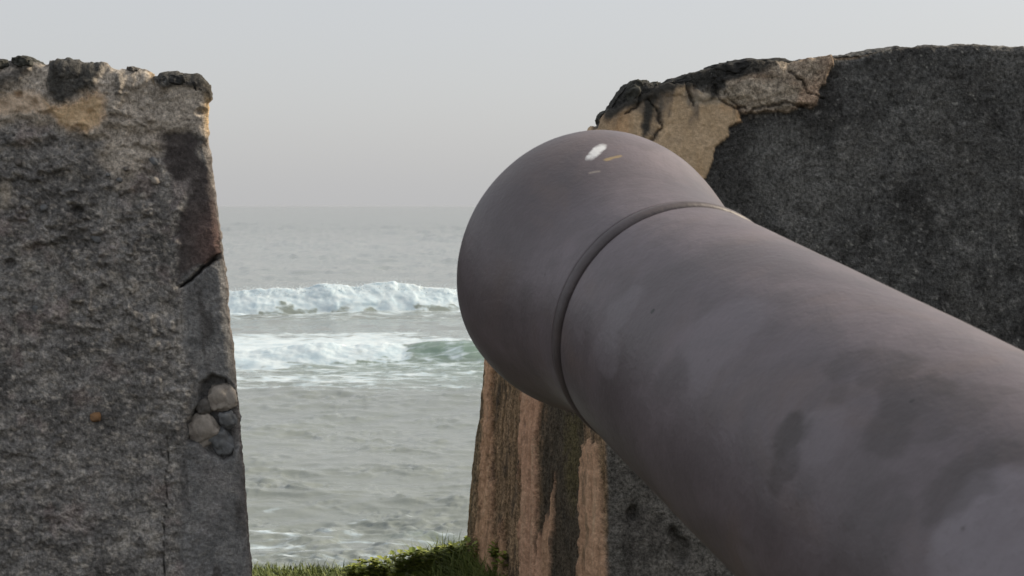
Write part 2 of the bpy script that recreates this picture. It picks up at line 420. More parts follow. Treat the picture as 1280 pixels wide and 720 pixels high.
def lerpc(c, b, m): return c + (np.asarray(b) - c) * m[:, None]

TOPL = [(-1400, 70), (-200, 72), (0, 74), (16, 73), (28, 70), (40, 70), (55, 79), (66, 80), (82, 76), (96, 75), (112, 79), (130, 80), (140, 86), (160, 87), (172, 83), (180, 86), (190, 99), (198, 97), (206, 92), (216, 90), (240, 93), (252, 97), (262, 110)]
TOPR = [(740, 158), (748, 150), (756, 140), (768, 122), (780, 106), (806, 101), (820, 107), (836, 97), (855, 89), (900, 82), (925, 75), (985, 77), (1000, 73), (1035, 69), (1100, 59), (1160, 53), (1210, 51), (1280, 53), (1500, 52), (2600, 60)]

def build_left():
    U, T, Vr = 3.4, 1.0, 1.8
    us = np.unique(np.concatenate([np.linspace(0, 0.86, 215), np.linspace(0.86, U, 110)]))
    ws = np.unique(np.concatenate([np.linspace(0, 0.1, 22), np.linspace(0.1, T, 40)]))
    vs = np.unique(np.concatenate([np.linspace(0, 0.22, 20), np.linspace(0.22, Vr, 420)]))
    p, Q = box_sheet(us, ws, vs)
    L = rounded(p, (U, T, Vr), 0.035)
    u, w, v = L.T
    zt = np.array([at(a, b, 4.0).z for a, b in TOPL]); xt = np.array([at(a, b, 4.0).x for a, b in TOPL])
    edge = [(320, 740), (320, 720), (311, 620), (303, 520), (292, 420), (283, 330), (276, 275), (270, 228), (262, 185), (261, 150), (262, 100)]
    ez = np.array([at(a, b, 4.0).z for a, b in edge]); ex = np.array([at(a, b, 4.0).x for a, b in edge])
    top = np.interp(-0.85 - u * 0.99, xt, zt)
    top = top - 0.12 * np.clip(w - 0.1, 0, None) + 0.02 * fbm(np.stack([u, w, 0 * u], 1), 5, 4, seed=41)
    z = v / Vr * top
    xe = np.interp(z, ez, ex)
    P = np.stack([xe - u * 0.993 - 0.43 * w, 4.0 - 0.10 * u + w + 0.03 * (z - 1.0), z], 1)
    N = vnormals(P, Q)
    a, b = face_px(P); front = sst(-0.15, -0.6, N[:, 1])
    jx = a + 22 * fbm(P, 9, 6, 0.62, seed=51); jy = b + 22 * fbm(P, 9, 6, 0.62, seed=52)
    # ---- relief
    low = fbm(P, 3.0, 3, seed=1); mid = fbm(P, (14, 14, 17), 5, 0.6, seed=2); rid = fbm(P + 0.03 * np.stack([fbm(P, 12, 2, seed=81), 0 * u, fbm(P, 12, 2, seed=82)], 1), (15, 15, 19), 4, 0.58, seed=3, ridged=True)
    fine = fbm(P, 60, 3, 0.6, seed=4)
    smooth_strip = sst(6, -8, poly_sd(jx, jy, [(232, 345), (262, 332), (290, 318), (360, 560), (360, 740), (222, 740), (226, 600), (240, 470), (222, 430)])) * front
    upper = sst(150, 90, jy - 0.0 * jx) * front
    stain = sst(4, -5, poly_sd(jx, jy, [(206, 165), (236, 158), (250, 175), (262, 240), (282, 322), (256, 334), (228, 352), (222, 330), (226, 275), (232, 245), (208, 225)])) * front
    rough_k = 1 - 0.75 * np.maximum(0.7 * smooth_strip, np.maximum(0.8 * upper, 0.8 * stain))
    near_edge = sst(0.05, 0.16, u); rough_k = rough_k * (0.25 + 0.75 * near_edge)
    patchy = sst(-0.35, 0.25, fbm(P, 4.5, 3, seed=7)); rough_k = rough_k * (0.45 + 0.75 * patchy)
    disp = 0.010 * low * (0.4 + 0.6 * near_edge) + rough_k * (0.012 * mid + 0.004 * rid + 0.012 * np.abs(fbm(P, 20, 4, 0.6, seed=8)) + 0.007 * fbm(P, 38, 3, 0.6, seed=9)) + 0.006 * fine * (0.45 + 0.55 * rough_k)
    ledge = np.clip(fbm(P, (11, 11, 17), 4, 0.55, seed=6), -1, 1)          # flaked ledges, steep below
    disp += rough_k * (0.006 + 0.009 * sst(460, 380, b)) * np.where(ledge > 0.05, np.clip(ledge * 6 - 0.3, 0, 1), 0)
    crack = np.minimum(line_d(a + 3 * fbm(P, 30, 2, seed=60), b + 3 * fbm(P, 30, 2, seed=61), [(284, 318), (266, 325), (252, 336), (238, 350), (224, 358)]),
                       1.6 + line_d(a + 5 * fbm(P, 18, 3, seed=62), b, [(209, 545), (210, 600), (205, 660), (204, 730)]))
    wid = 2.6 + 2.4 * sst(225, 275, a)
    ck = sst(wid, 0.4, crack) * front
    disp -= 0.035 * ck
    cav_d = poly_sd(a + 4 * fbm(P, 22, 2, seed=63), b + 4 * fbm(P, 22, 2, seed=64), [(250, 480), (266, 469), (284, 474), (298, 492), (301, 540), (292, 570), (278, 580), (262, 568), (246, 556), (233, 552), (233, 530), (248, 505)])
    cav = sst(2.5, -3.5, cav_d) * front
    disp -= 0.034 * cav
    hole = sst(14, 5, np.hypot(a - 148, b - 432) + 3 * fbm(P, 30, 2, seed=65)) * front
    disp -= 0.014 * hole
    for hx, hy, hr in ((64, 178, 7), (98, 262, 4), (250, 140, 4), (24, 119, 4), (12, 330, 6)):
        disp -= 0.02 * sst(hr + 2, hr - 3, np.hypot((a - hx) * 0.7, b - hy) + 2 * fbm(P, 40, 2, seed=66)) * front
    # band of upper plaster stands proud of the flaked render
    band = sst(5, -5, poly_sd(jx, jy, [(-400, 90), (60, 85), (140, 86), (265, 100), (262, 185), (235, 156), (190, 168), (140, 158), (118, 170), (60, 150), (0, 148), (-400, 150)])) * front
    disp += 0.010 * band
    P2 = P + N * disp[:, None]
    # ---- colour of the render, plaster and crusts
    n1 = fbm(P, 5, 5, 0.6, seed=70); n2 = fbm(P, 22, 5, 0.62, seed=71); n3 = fbm(P, (40, 40, 70), 3, 0.6, seed=72)
    base = np.stack([0.150 + 0 * n1, 0.145 + 0 * n1, 0.139 + 0 * n1], 1)
    base = lerpc(base, (0.085, 0.082, 0.079), sst(-0.05, 0.35, n1 + 0.5 * n2))
    base = lerpc(base, (0.235, 0.220, 0.200), 0.9 * sst(0.02, 0.4, n2 - 0.3 * n1))
    base = lerpc(base, (0.062, 0.060, 0.058), 0.7 * sst(0.05, 0.35, fbm(P, (10, 10, 16), 5, 0.65, seed=77)))
    base = lerpc(base, (0.20, 0.16, 0.15), 0.5 * sst(0.1, 0.4, fbm(P, 7, 5, 0.6, seed=78)))
    base = lerpc(base, (0.36, 0.33, 0.29), 0.6 * sst(0.20, 0.45, n3))
    base = lerpc(base, (0.34, 0.31, 0.27), 0.45 * sst(0.22, 0.45, fbm(P, 85, 2, 0.6, seed=73)))
    base = lerpc(base, (0.040, 0.038, 0.036), 0.55 * sst(0.22, 0.45, fbm(P, 60, 3, 0.6, seed=74)))
    base = lerpc(base, (0.05, 0.048, 0.047), 0.75 * sst(0.22, 0.5, -n3 - 0.2 * n2))
    base = lerpc(base, (0.26, 0.225, 0.18), 0.7 * sst(10, -6, poly_sd(jx, jy, [(0, 225), (12, 222), (14, 255), (0, 262)])) * front)
    pale = sst(8, -8, poly_sd(jx, jy, [(-400, 85), (130, 86), (190, 84), (262, 100), (262, 170), (235, 160), (205, 190), (150, 240), (120, 205), (130, 175), (60, 155), (-400, 155)])) * front
    base = lerpc(base, np.stack([0.31 + 0.13 * n2, 0.275 + 0.12 * n2, 0.235 + 0.11 * n2], 1), 0.9 * pale)
    cream = sst(5, -6, poly_sd(jx, jy, [(-400, 112), (30, 116), (60, 120), (70, 132), (100, 128), (118, 118), (134, 118), (137, 140), (126, 150), (112, 160), (96, 160), (74, 150), (58, 142), (0, 143), (-400, 146)])) * front
    base = lerpc(base, (0.40, 0.315, 0.235), 0.95 * cream)
    orange = sst(7, -6, poly_sd(jx, jy, [(62, 130), (100, 126), (118, 116), (132, 120), (134, 146), (110, 160), (96, 158), (76, 150)])) * front
    base = lerpc(base, (0.42, 0.285, 0.165), 0.75 * orange)
    cheek = sst(0.35, 0.8, N[:, 0])
    base = lerpc(base, np.stack([0.36 + 0.08 * n2, 0.26 + 0.06 * n2, 0.15 + 0.04 * n2], 1), cheek * sst(190, 150, b) * 0.95)  # warm sunlit sliver painted into the colour of the upper cheek edge
    base = lerpc(base, np.stack([0.095 + 0.04 * n2, 0.082 + 0.035 * n2, 0.076 + 0.03 * n2], 1), cheek * sst(150, 200, b) * 0.6)
    blk = sst(5, -5, poly_sd(jx, jy, [(64, 82), (98, 78), (130, 80), (140, 88), (122, 98), (118, 112), (100, 116), (84, 124), (64, 118)])) * front
    blk = np.maximum(blk, 0.85 * sst(6, -4, poly_sd(jx, jy, [(-60, 92), (20, 94), (36, 88), (40, 96), (26, 106), (0, 106), (-60, 108)])) * front)
    blk = np.maximum(blk, 0.7 * sst(4, -3, poly_sd(jx, jy, [(146, 98), (156, 96), (154, 112), (150, 124), (147, 112)])) * front)
    blk = np.maximum(blk, sst(3, -3, poly_sd(a + 6 * n2, b + 6 * n1, [(190, 99), (204, 80), (250, 80), (275, 100), (275, 128), (258, 127), (250, 111), (228, 108), (206, 112), (195, 107)])))
    blk = np.maximum(blk, 0.9 * sst(3, -3, poly_sd(a + 6 * n2, b + 6 * n1, [(22, 62), (50, 62), (56, 80), (50, 84), (26, 78)])))
    base = lerpc(base, np.stack([0.046 + 0.03 * n2, 0.046 + 0.03 * n2, 0.044 + 0.03 * n2], 1), 0.95 * blk)
    P2 = P2 + N * (blk * 0.010 * (0.8 + mid + 0.6 * rid))[:, None]
    top_face = sst(0.35, 0.7, N[:, 2]); base = lerpc(base, (0.07, 0.068, 0.062), 0.7 * top_face * sst(-0.2, 0.3, n1))
    base = lerpc(base, np.stack([0.046 + 0.03 * n2, 0.040 + 0.027 * n2, 0.039 + 0.025 * n2], 1), 0.95 * stain)
    red = stain * sst(225, 280, jx) * sst(230, 300, jy)
    base = lerpc(base, (0.105, 0.066, 0.058), 0.75 * red)
    base = lerpc(base, (0.150, 0.135, 0.130), 0.9 * sst(4, -4, poly_sd(jx, jy, [(206, 228), (232, 228), (231, 248), (219, 266), (207, 270)])) * front)
    base = lerpc(base, np.stack([0.112 + 0.06 * n2, 0.114 + 0.06 * n2, 0.116 + 0.06 * n2], 1), 0.7 * smooth_strip)
    base = lerpc(base, (0.050, 0.047, 0.046), 0.8 * smooth_strip * sst(0.1, 0.4, fbm(P, (18, 18, 5), 4, seed=75)))
    base = lerpc(base, (0.030, 0.028, 0.027), np.maximum(0.9 * ck, 0.5 * cav))
    base = np.clip(base * 1.52, 0.015, 0.6)
    root = mesh_obj('rampart_wall', P2, Q, M_WALL, attrs={'paint': base, 'grain': 1 - 0.55 * np.maximum(np.maximum(cream, 0.5 * smooth_strip), 0.6 * stain)})
    tag(root, 'rough grey battered wall end with exposed pebbles near its edge', 'wall')
    return root, P2, N

def lump(name, centre, radii, mat, parent, seed, amp=0.18, freq=2.2, rot=0.0, flat=1.0, sub=5, axis='Y'):
    import bmesh
    bm = bmesh.new(); bmesh.ops.create_icosphere(bm, subdivisions=sub, radius=1.0)
    V = np.array([v.co for v in bm.verts]); Fc = np.array([[v.index for v in f.verts] for f in bm.faces]); bm.free()
    k = np.array(radii) / (np.prod(radii) ** (1 / 3))
    d = 1 + amp * fbm(V * k, freq * 0.6, 2, seed=seed) + amp * 0.8 * fbm(V * k, freq * 1.6, 5, 0.6, seed=seed + 3)
    V = np.sign(V) * np.abs(V) ** flat
    V = V * d[:, None] * np.array(radii)
    c, s = math.cos(rot), math.sin(rot)
    V = np.stack([V[:, 0] * c - V[:, 2] * s, V[:, 1], V[:, 0] * s + V[:, 2] * c], 1)
    o = mesh_obj(name, V, Fc, mat, parent); o.location = centre
    return o

def tri_lump(*a, **k): return lump(*a, **k)

lw, LP, LN = build_left()
PXM = 4.0 / F
def on_left(px, py, d=0.0):
    u0 = at(px, py, 4.0); y = 4.0 - 0.10 * max(0, (-0.78 - u0.x)); return at(px, py, y + d)
# stones bedded in the broken corner
for (px, py, rx, rz, mt, sd, rot) in ((278, 497, 18, 18, M_PEB, 1, 0.25), (255, 535, 20, 20, M_PEB, 2, 0.7), (257, 506, 11, 10, M_PEBG, 3, 0.2),
                                  (286, 523, 12, 13, M_PEBB, 4, 0.3), (279, 552, 14, 18, M_PEBB, 5, 0.5)):
    o = lump('stone', on_left(px, py, 0.030), (rx * PXM, 0.034, rz * PXM), mt, lw, sd, 0.42, 1.5, rot, 0.72, 4)
lump('stone', on_left(120, 521, -0.008), (6.5 * PXM, 0.020, 5.5 * PXM), M_PEBO, lw, 9, 0.3, 1.8, 0.1, 0.7, 3)
gs = np.random.default_rng(77)
for k in range(34):
    px, py, rr_ = gs.uniform(6, 196), gs.uniform(185, 712), gs.uniform(2.4, 5.0)
    lump('stone', on_left(px, py, 0.011), (rr_ * PXM * gs.uniform(0.8, 1.5), 0.012, rr_ * PXM), (M_PEBG, M_PEB, M_PEBB)[k % 3], lw, 400 + k, 0.35, 1.8, gs.uniform(0, 3), 0.8, 3)
# black crusted cap pieces on top
for (px, py, rx, ry, rz, sd, rot, mt) in ((222, 103, 24, 0.07, 9, 21, -0.05, M_CRUST), (250, 110, 9, 0.06, 12, 22, 0.2, M_CRUST), (36, 80, 16, 0.07, 8, 23, -0.2, M_CRUSTG),
                                  (88, 87, 20, 0.05, 8, 24, -0.1, M_CRUST), (122, 87, 14, 0.05, 7, 27, -0.2, M_CRUST), (4, 84, 14, 0.06, 8, 25, 0.1, M_CRUSTG), (172, 90, 9, 0.06, 5, 26, -0.2, M_PEBG)):
    lump('cap_stone', on_left(px, py, 0.07), (rx * PXM, ry, rz * PXM), mt, lw, sd, 0.30, 2.4, rot, 0.8, 5)

def build_right():
    U, T, Vr = 3.2, 1.0, 1.8
    us = np.unique(np.concatenate([np.linspace(0, 1.24, 300), np.linspace(1.24, U, 90)]))
    ws = np.unique(np.concatenate([np.linspace(0, 0.08, 18), np.linspace(0.08, T, 190)]))
    vs = np.unique(np.concatenate([np.linspace(0, 0.22, 20), np.linspace(0.22, Vr, 400)]))
    p, Q = box_sheet(us, ws, vs)
    L = rounded(p, (U, T, Vr), 0.028)
    u, w, v = L.T
    zt = np.array([at(a, b, 4.0).z for a, b in TOPR]); xt = np.array([at(a, b, 4.0).x for a, b in TOPR])
    top = np.interp(0.235 + u, xt, zt)
    slope = 0.10 + 0.40 * np.exp(-u / 0.25)
    top = top - slope * np.clip(w - 0.04, 0, None) + 0.018 * fbm(np.stack([u, w, 0 * u], 1), 6, 4, seed=141)
    z = v / Vr * top
    xe = np.interp(z, [0.3, 1.6], [0.279, 0.246])
    P = np.stack([xe + u - (0.462 - 0.128 * (z - 0.15)) * w, 4.0 + w + 0.02 * (z - 1.0), z], 1)
    Q = Q[:, ::-1].copy()
    N = vnormals(P, Q)
    a, b = face_px(P)
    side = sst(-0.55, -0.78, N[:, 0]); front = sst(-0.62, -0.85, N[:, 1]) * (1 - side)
    jx = a + 26 * fbm(P, 8, 6, 0.62, seed=151); jy = b + 24 * fbm(P, 8, 6, 0.62, seed=152)
    low = fbm(P, 2.5, 3, seed=101); mid = fbm(P, 16, 5, 0.6, seed=102); fine = fbm(P, 60, 3, 0.6, seed=104)
    # ---- upper corner where the plaster survives
    plast = sst(1.5, -2.0, poly_sd(jx, jy, [(730, 175), (760, 140), (790, 122), (830, 112), (860, 108), (905, 122), (930, 148), (912, 172), (893, 192), (876, 222), (860, 250), (700, 300)])) * (1 - 0.0 * side)
    plast *= sst(330, 240, b)
    bare = sst(2, -2, poly_sd(jx, jy, [(900, 92), (985, 82), (1034, 70), (1030, 128), (1000, 130), (950, 140), (925, 140), (905, 122)])) * front
    streak = fbm(P, (34, 34, 2.0), 5, 0.68, seed=110)
    sb = side * sst(250, 320, b + 30 * fbm(P, (14, 14, 5), 3, seed=119))
    disp = 0.012 * low + (0.009 * mid * (1 - 0.75 * plast) + 0.0035 * fine) * (1 - 0.4 * sb) + sb * 0.012 * streak * 0.8
    disp += 0.015 * plast + 0.016 * bare * (1 + 0.8 * mid)
    for hx, hy, hr in ((850, 690, 13), (790, 642, 7), (842, 668, 6)):
        disp -= 0.03 * sst(hr + 3, hr - 4, np.hypot(a - hx, (b - hy) * 0.8) + 3 * fbm(P, 30, 2, seed=166)) * front
    step = sst(3, -3, poly_sd(jx, jy, [(740, 200), (790, 130), (860, 118), (905, 128), (1034, 128), (1036, 70), (700, 70)]))
    disp += 0.008 * step * front
    # salmon plaster strips left standing on the cheek
    jsx = a + 12 * fbm(P, (24, 24, 7), 6, 0.68, seed=170); jsy = b + 14 * fbm(P, (30, 30, 8), 2, seed=171)
    strips = [[(613, 290), (619, 290), (617, 600), (619, 700), (619, 760), (592, 760), (598, 680), (603, 590)],
              [(661, 290), (686, 290), (680, 520), (675, 600), (673, 730), (673, 780), (650, 780), (652, 650), (654, 590)],
              [(694, 590), (693, 690), (684, 740), (684, 780), (670, 780), (676, 690), (686, 640)],
              [(733, 558), (751, 555), (758, 650), (763, 720), (765, 780), (724, 780), (727, 680), (730, 610)],
              [(629, 640), (632, 700), (634, 780), (620, 780), (625, 690)]]
    sd = np.minimum.reduce([poly_sd(jsx, jsy, s_) for s_ in strips]); strip = sst(1.5, -2.0, sd) * sst(270, 330, b) * sst(0.0, -0.5, N[:, 1] * 0 + N[:, 0])
    disp += 0.012 * strip * (1 + 0.3 * mid)
    jc, jd = a + 7 * fbm(P, 24, 4, 0.6, seed=161), b + 7 * fbm(P, 24, 4, 0.6, seed=162)
    cr = np.minimum.reduce([line_d(jc, jd, q) for q in ([(893, 108), (897, 126), (908, 133), (930, 137)], [(808, 124), (820, 138), (826, 160), (812, 176)], [(800, 116), (798, 130), (783, 142)], [(858, 106), (862, 122), (866, 132)],
                            [(985, 92), (1000, 100), (1008, 118), (1030, 122)], [(940, 136), (975, 131), (1012, 132)])])
    crk = sst(2.2, 0.5, cr) * sst(260, 220, b)
    disp -= 0.011 * crk
    P2 = P + N * disp[:, None]
    # ---- colour
    n1 = fbm(P, 4, 5, 0.6, seed=180); n2 = fbm(P, 20, 5, 0.65, seed=181); n3 = fbm(P, (75, 75, 75), 3, 0.7, seed=182)
    base = np.stack([0.092 + 0 * n1, 0.094 + 0 * n1, 0.094 + 0 * n1], 1)
    base = lerpc(base, (0.045, 0.045, 0.045), 0.9 * sst(0.0, 0.35, n1 + 0.5 * n2))
    base = lerpc(base, (0.205, 0.208, 0.205), 0.8 * sst(0.05, 0.45, -n1 + 0.45 * n2))
    n4 = fbm(P, 34, 4, 0.66, seed=183)
    base = lerpc(base, (0.19, 0.19, 0.185), 0.8 * sst(0.15, 0.5, n4)); base = lerpc(base, (0.034, 0.034, 0.034), 0.8 * sst(0.12, 0.45, -n4))
    base = lerpc(base, (0.33, 0.33, 0.31), 0.85 * sst(0.28, 0.55, n3)); base = lerpc(base, (0.03, 0.03, 0.03), 0.6 * sst(0.2, 0.55, -n3))
    base = lerpc(base, (0.175, 0.175, 0.168), 0.6 * sst(0.0, 0.45, fbm(P, (1.8, 1.8, 1.2), 4, 0.55, seed=185) + 0.25 * n2))
    base = lerpc(base, (0.15, 0.152, 0.148), 0.55 * sst(20, -20, poly_sd(jx, jy, [(930, 160), (1010, 150), (1010, 240), (945, 265), (925, 220)])) * front)
    base = lerpc(base, (0.042, 0.042, 0.042), 0.6 * sst(18, -12, poly_sd(jx, jy, [(880, 200), (930, 150), (935, 230), (960, 290), (900, 250), (870, 225)])) * front)
    lowgrey = front * sst(520, 560, b) * sst(940, 900, a)
    base = lerpc(base, np.stack([0.150 + 0.06 * n2, 0.142 + 0.055 * n2, 0.128 + 0.05 * n2], 1), 0.85 * lowgrey)
    base = lerpc(base, (0.05, 0.046, 0.042), 0.6 * lowgrey * sst(0.15, 0.4, fbm(P, (10, 10, 4), 4, seed=190)))
    base = lerpc(base, np.stack([0.30 + 0.08 * n2, 0.255 + 0.07 * n2, 0.205 + 0.06 * n2], 1), 0.9 * bare)
    base = lerpc(base, (0.34, 0.235, 0.165), 0.6 * bare * sst(0.0, 0.3, n1))
    base = lerpc(base, np.stack([0.43 + 0.05 * n2, 0.325 + 0.05 * n2, 0.215 + 0.05 * n2], 1), 0.95 * plast)
    base = lerpc(base, (0.46, 0.30, 0.17), 0.7 * plast * sst(0.02, 0.35, fbm(P, (18, 18, 4), 3, seed=191)))
    drip = sst(0.10, 0.35, fbm(P, (14, 14, 5), 4, 0.6, seed=192) + 0.25 * sst(150, 110, b)) * plast
    base = lerpc(base, (0.10, 0.09, 0.08), 0.75 * drip * sst(175, 135, b))
    pale = sst(6, -6, poly_sd(jx, jy, [(852, 120), (905, 106), (960, 98), (1000, 104), (990, 130), (950, 140), (905, 134), (870, 128)])) * front
    base = lerpc(base, (0.32, 0.285, 0.235), 0.85 * pale)
    base = lerpc(base, (0.045, 0.040, 0.036), 0.75 * crk)
    base = lerpc(base, (0.085, 0.078, 0.070), 0.85 * sst(3, -3, poly_sd(jx, jy, [(810, 118), (834, 118), (832, 150), (824, 168), (812, 176), (806, 160)])) * sst(-0.25, 0.25, n2) * sst(250, 220, b))
    edge = sst(0.4, 0.75, N[:, 2]); base = lerpc(base, (0.09, 0.08, 0.066), 0.6 * edge)
    base = lerpc(base, (0.21, 0.155, 0.10), 0.7 * sst(0.35, 0.7, N[:, 2]) * sst(985, 1000, a) * sst(1110, 1060, a))
    dk = sst(3, -3, poly_sd(a + 0.5 * (jx - a), b + 0.5 * (jy - b), [(760, 130), (785, 84), (830, 84), (862, 74), (905, 62), (990, 62), (988, 82), (935, 96), (900, 102), (893, 122), (886, 126), (884, 108), (850, 112), (824, 122), (812, 160), (802, 172), (806, 128), (780, 136), (760, 152)]))
    base = lerpc(base, (0.036, 0.036, 0.034), 0.95 * dk * (1 - sst(300, 320, b)))
    # cheek: brown weathered render, dark runs, moss
    ck = np.stack([0.205 + 0.26 * streak, 0.146 + 0.19 * streak, 0.092 + 0.13 * streak], 1)
    ck = lerpc(ck, (0.045, 0.040, 0.034), 0.85 * sst(0.02, 0.4, fbm(P, (26, 26, 7), 5, 0.65, seed=195)))
    dark = sst(6, -5, poly_sd(jsx, jsy, [(687, 280), (748, 280), (732, 560), (730, 780), (674, 780), (676, 640)]))
    ck = lerpc(ck, np.stack([0.048 + 0.035 * n2, 0.043 + 0.03 * n2, 0.034 + 0.025 * n2], 1), 0.88 * dark)
    ck = lerpc(ck, (0.085, 0.075, 0.030), 0.6 * sst(8, -6, poly_sd(jsx, jsy, [(708, 520), (726, 520), (728, 600), (718, 640), (708, 600)])) * sst(-0.1, 0.3, n2 + 0.3))
    ck = lerpc(ck, (0.085, 0.075, 0.05), 0.8 * sst(3, -3, np.abs(jsx - 604 + 0.093 * (b - 455) - 3) - 2.0))
    ck = lerpc(ck, np.stack([0.22 + 0.12 * n2, 0.150 + 0.08 * n2, 0.080 + 0.05 * n2], 1), 0.9 * sst(604, 600, jsx + 0.093 * (b - 455)))
    ck = lerpc(ck, np.stack([0.40 + 0.22 * streak + 0.05 * n2, 0.258 + 0.15 * streak + 0.04 * n2, 0.172 + 0.11 * streak + 0.03 * n2], 1), 0.93 * strip * (1 - 0.8 * sst(0.12, 0.35, fbm(P, (30, 30, 9), 4, 0.65, seed=197))))
    ck = lerpc(ck, (0.42, 0.25, 0.19), 0.3 * strip * sst(640, 655, a) * sst(684, 675, a))
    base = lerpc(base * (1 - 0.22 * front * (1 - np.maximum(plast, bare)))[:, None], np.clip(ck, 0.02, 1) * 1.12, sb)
    base = np.clip(base * [1.28, 1.26, 1.23], 0.015, 0.6)
    root = mesh_obj('rampart_wall', P2, Q, M_WALL2, attrs={'paint': base, 'grain': 1 - 0.70 * np.maximum(plast, strip * sb)})
    tag(root, 'dark crusted wall behind the cannon with streaked peeling plaster cheek', 'wall')
    return root
rw = build_right()
for (px, py, rx, ry, rz, sd, rot, mt) in ((790, 116, 22, 0.08, 16, 31, 0.6, M_CRUSTG), (757, 147, 12, 0.07, 11, 32, 0.5, M_CRUSTG), (850, 103, 36, 0.08, 9, 33, 0.32, M_CRUST), (812, 108, 14, 0.06, 7, 37, 0.3, M_CRUSTG),
                                  (938, 84, 56, 0.09, 13, 34, 0.07, M_CRUST), (895, 96, 26, 0.08, 11, 35, 0.3, M_CRUST)):
    lump('cap_stone', at(px, py + 2, 4.085), (rx * PXM, ry, rz * 0.85 * PXM), mt, rw, sd, 0.34, 2.0, rot, 0.85, 5)

# ------------------------------------------------------------------ cannon
AZ, EL = R(-19.1), R(13.0)
D = Vector((math.sin(AZ) * math.cos(EL), math.cos(AZ) * math.cos(EL), math.sin(EL)))
RING = Vector((0.177, 1.495, EYE - 0.133))
E1 = Vector((math.cos(AZ), -math.sin(AZ), 0.0)); E2 = E1.cross(D)        # right of the bore, up
gun = empty('cannon', (RING.x - 1.1 * D.x, RING.y - 1.1 * D.y, 0.0))
tag(gun, 'old iron cannon aimed out between the two walls', 'cannon')
G0 = Vector(gun.location)

def gun_pt(s, a, r):
    return RING + D * s + (E1 * math.cos(a) + E2 * math.sin(a)) * r

def ray_on_gun(px, py):
    """the point of the gun's skin seen at a pixel (march)"""
    o = Vector((0, 0, EYE)); d = (at(px, py, 1.0) - o).normalized(); t = 0.3
    while t < 4:
        p = o + d * t; q = p - RING; s = q.dot(D); rr = (q - D * s).length
        if -2.3 < s < 0.28 and rr < radius(s): return p
        t += 0.001
    return None

PROF = [(-2.42, 0.0), (-2.42, 0.035), (-2.39, 0.055), (-2.35, 0.060), (-2.31, 0.045), (-2.28, 0.040), (-2.25, 0.06), (-2.235, 0.12), (-2.21, 0.17), (-2.18, 0.200), (-2.16, 0.212), (-2.11, 0.212),
        (-2.10, 0.200), (-1.75, 0.187), (-1.73, 0.193), (-1.70, 0.193), (-1.69, 0.185), (-1.0, 0.1487), (-0.6, 0.1437), (-0.2, 0.1390), (-0.05, 0.1374), (-0.014, 0.1370), (-0.008, 0.1368), (-0.0062, 0.1362), (-0.0052, 0.1350), (-0.0048, 0.1300), (0.0000, 0.1300)]
RINGP = [(0.0000, 0.1299), (0.0002, 0.1340), (0.0008, 0.1362), (0.0022, 0.1378), (0.0045, 0.1389), (0.0075, 0.1393), (0.0105, 0.1390), (0.0135, 0.1382), (0.0152, 0.1372), (0.0158, 0.1358), (0.0160, 0.1330), (0.0182, 0.1330)]
MUZ = [(0.0182, 0.1329), (0.0185, 0.1362), (0.0196, 0.1370), (0.035, 0.1374), (0.05, 0.1376), (0.08, 0.1396), (0.11, 0.1440), (0.14, 0.1508), (0.17, 0.1592), (0.20, 0.1668), (0.225, 0.1712), (0.243, 0.1720), (0.255, 0.1700),
       (0.264, 0.1650), (0.268, 0.158), (0.270, 0.145), (0.270, 0.086), (0.266, 0.079), (0.2, 0.078), (-0.9, 0.078), (-0.9, 0.0)]
allp = np.array(PROF + RINGP + MUZ[:13])
def radius(s): return float(np.interp(s, allp[:, 0], allp[:, 1]))

def dense(prof, step):
    out = [prof[0]]
    for (a, ra), (b, rb) in zip(prof[:-1], prof[1:]):
        n = max(1, int(math.ceil(math.hypot(b - a, rb - ra) / step)))
        for k in range(1, n + 1): out.append((a + (b - a) * k / n, ra + (rb - ra) * k / n))
    return np.array(out)

def smooth_prof(prof, lo, hi, n):
    """resample a stretch of profile with a monotone cubic feel (smoothing passes)"""
    s = np.linspace(lo, hi, n); a = np.array(prof); r = np.interp(s, a[:, 0], a[:, 1])
    for _ in range(60):
        r[1:-1] = 0.25 * r[:-2] + 0.5 * r[1:-1] + 0.25 * r[2:]
    return list(zip(s, r))

blots = []
for px, py, rad, amt in ((1075, 455, 0.030, .55), (1105, 462, 0.030, .6), (1140, 500, 0.034, .85), (1120, 535, 0.030, .8), (1165, 525, 0.022, .55), (1040, 500, 0.014, .4), (1205, 510, 0.020, .5), (1225, 500, 0.016, .4),
                         (985, 560, 0.026, 1.0), (980, 595, 0.022, .8), (1200, 610, 0.030, .6), (1235, 575, 0.022, .5), (840, 470, 0.03, .35), (1110, 640, 0.03, .35), (1060, 690, 0.04, .3)):
    blots.append((px, py, rad, amt))
pales = [(1250, 680, 0.055, .9), (1200, 700, 0.03, .7), (1275, 640, 0.03, .8), (930, 690, 0.02, .3), (1020, 560, 0.03, .35), (760, 440, 0.03, .45), (900, 420, 0.05, .35), (780, 380, 0.03, .4)]

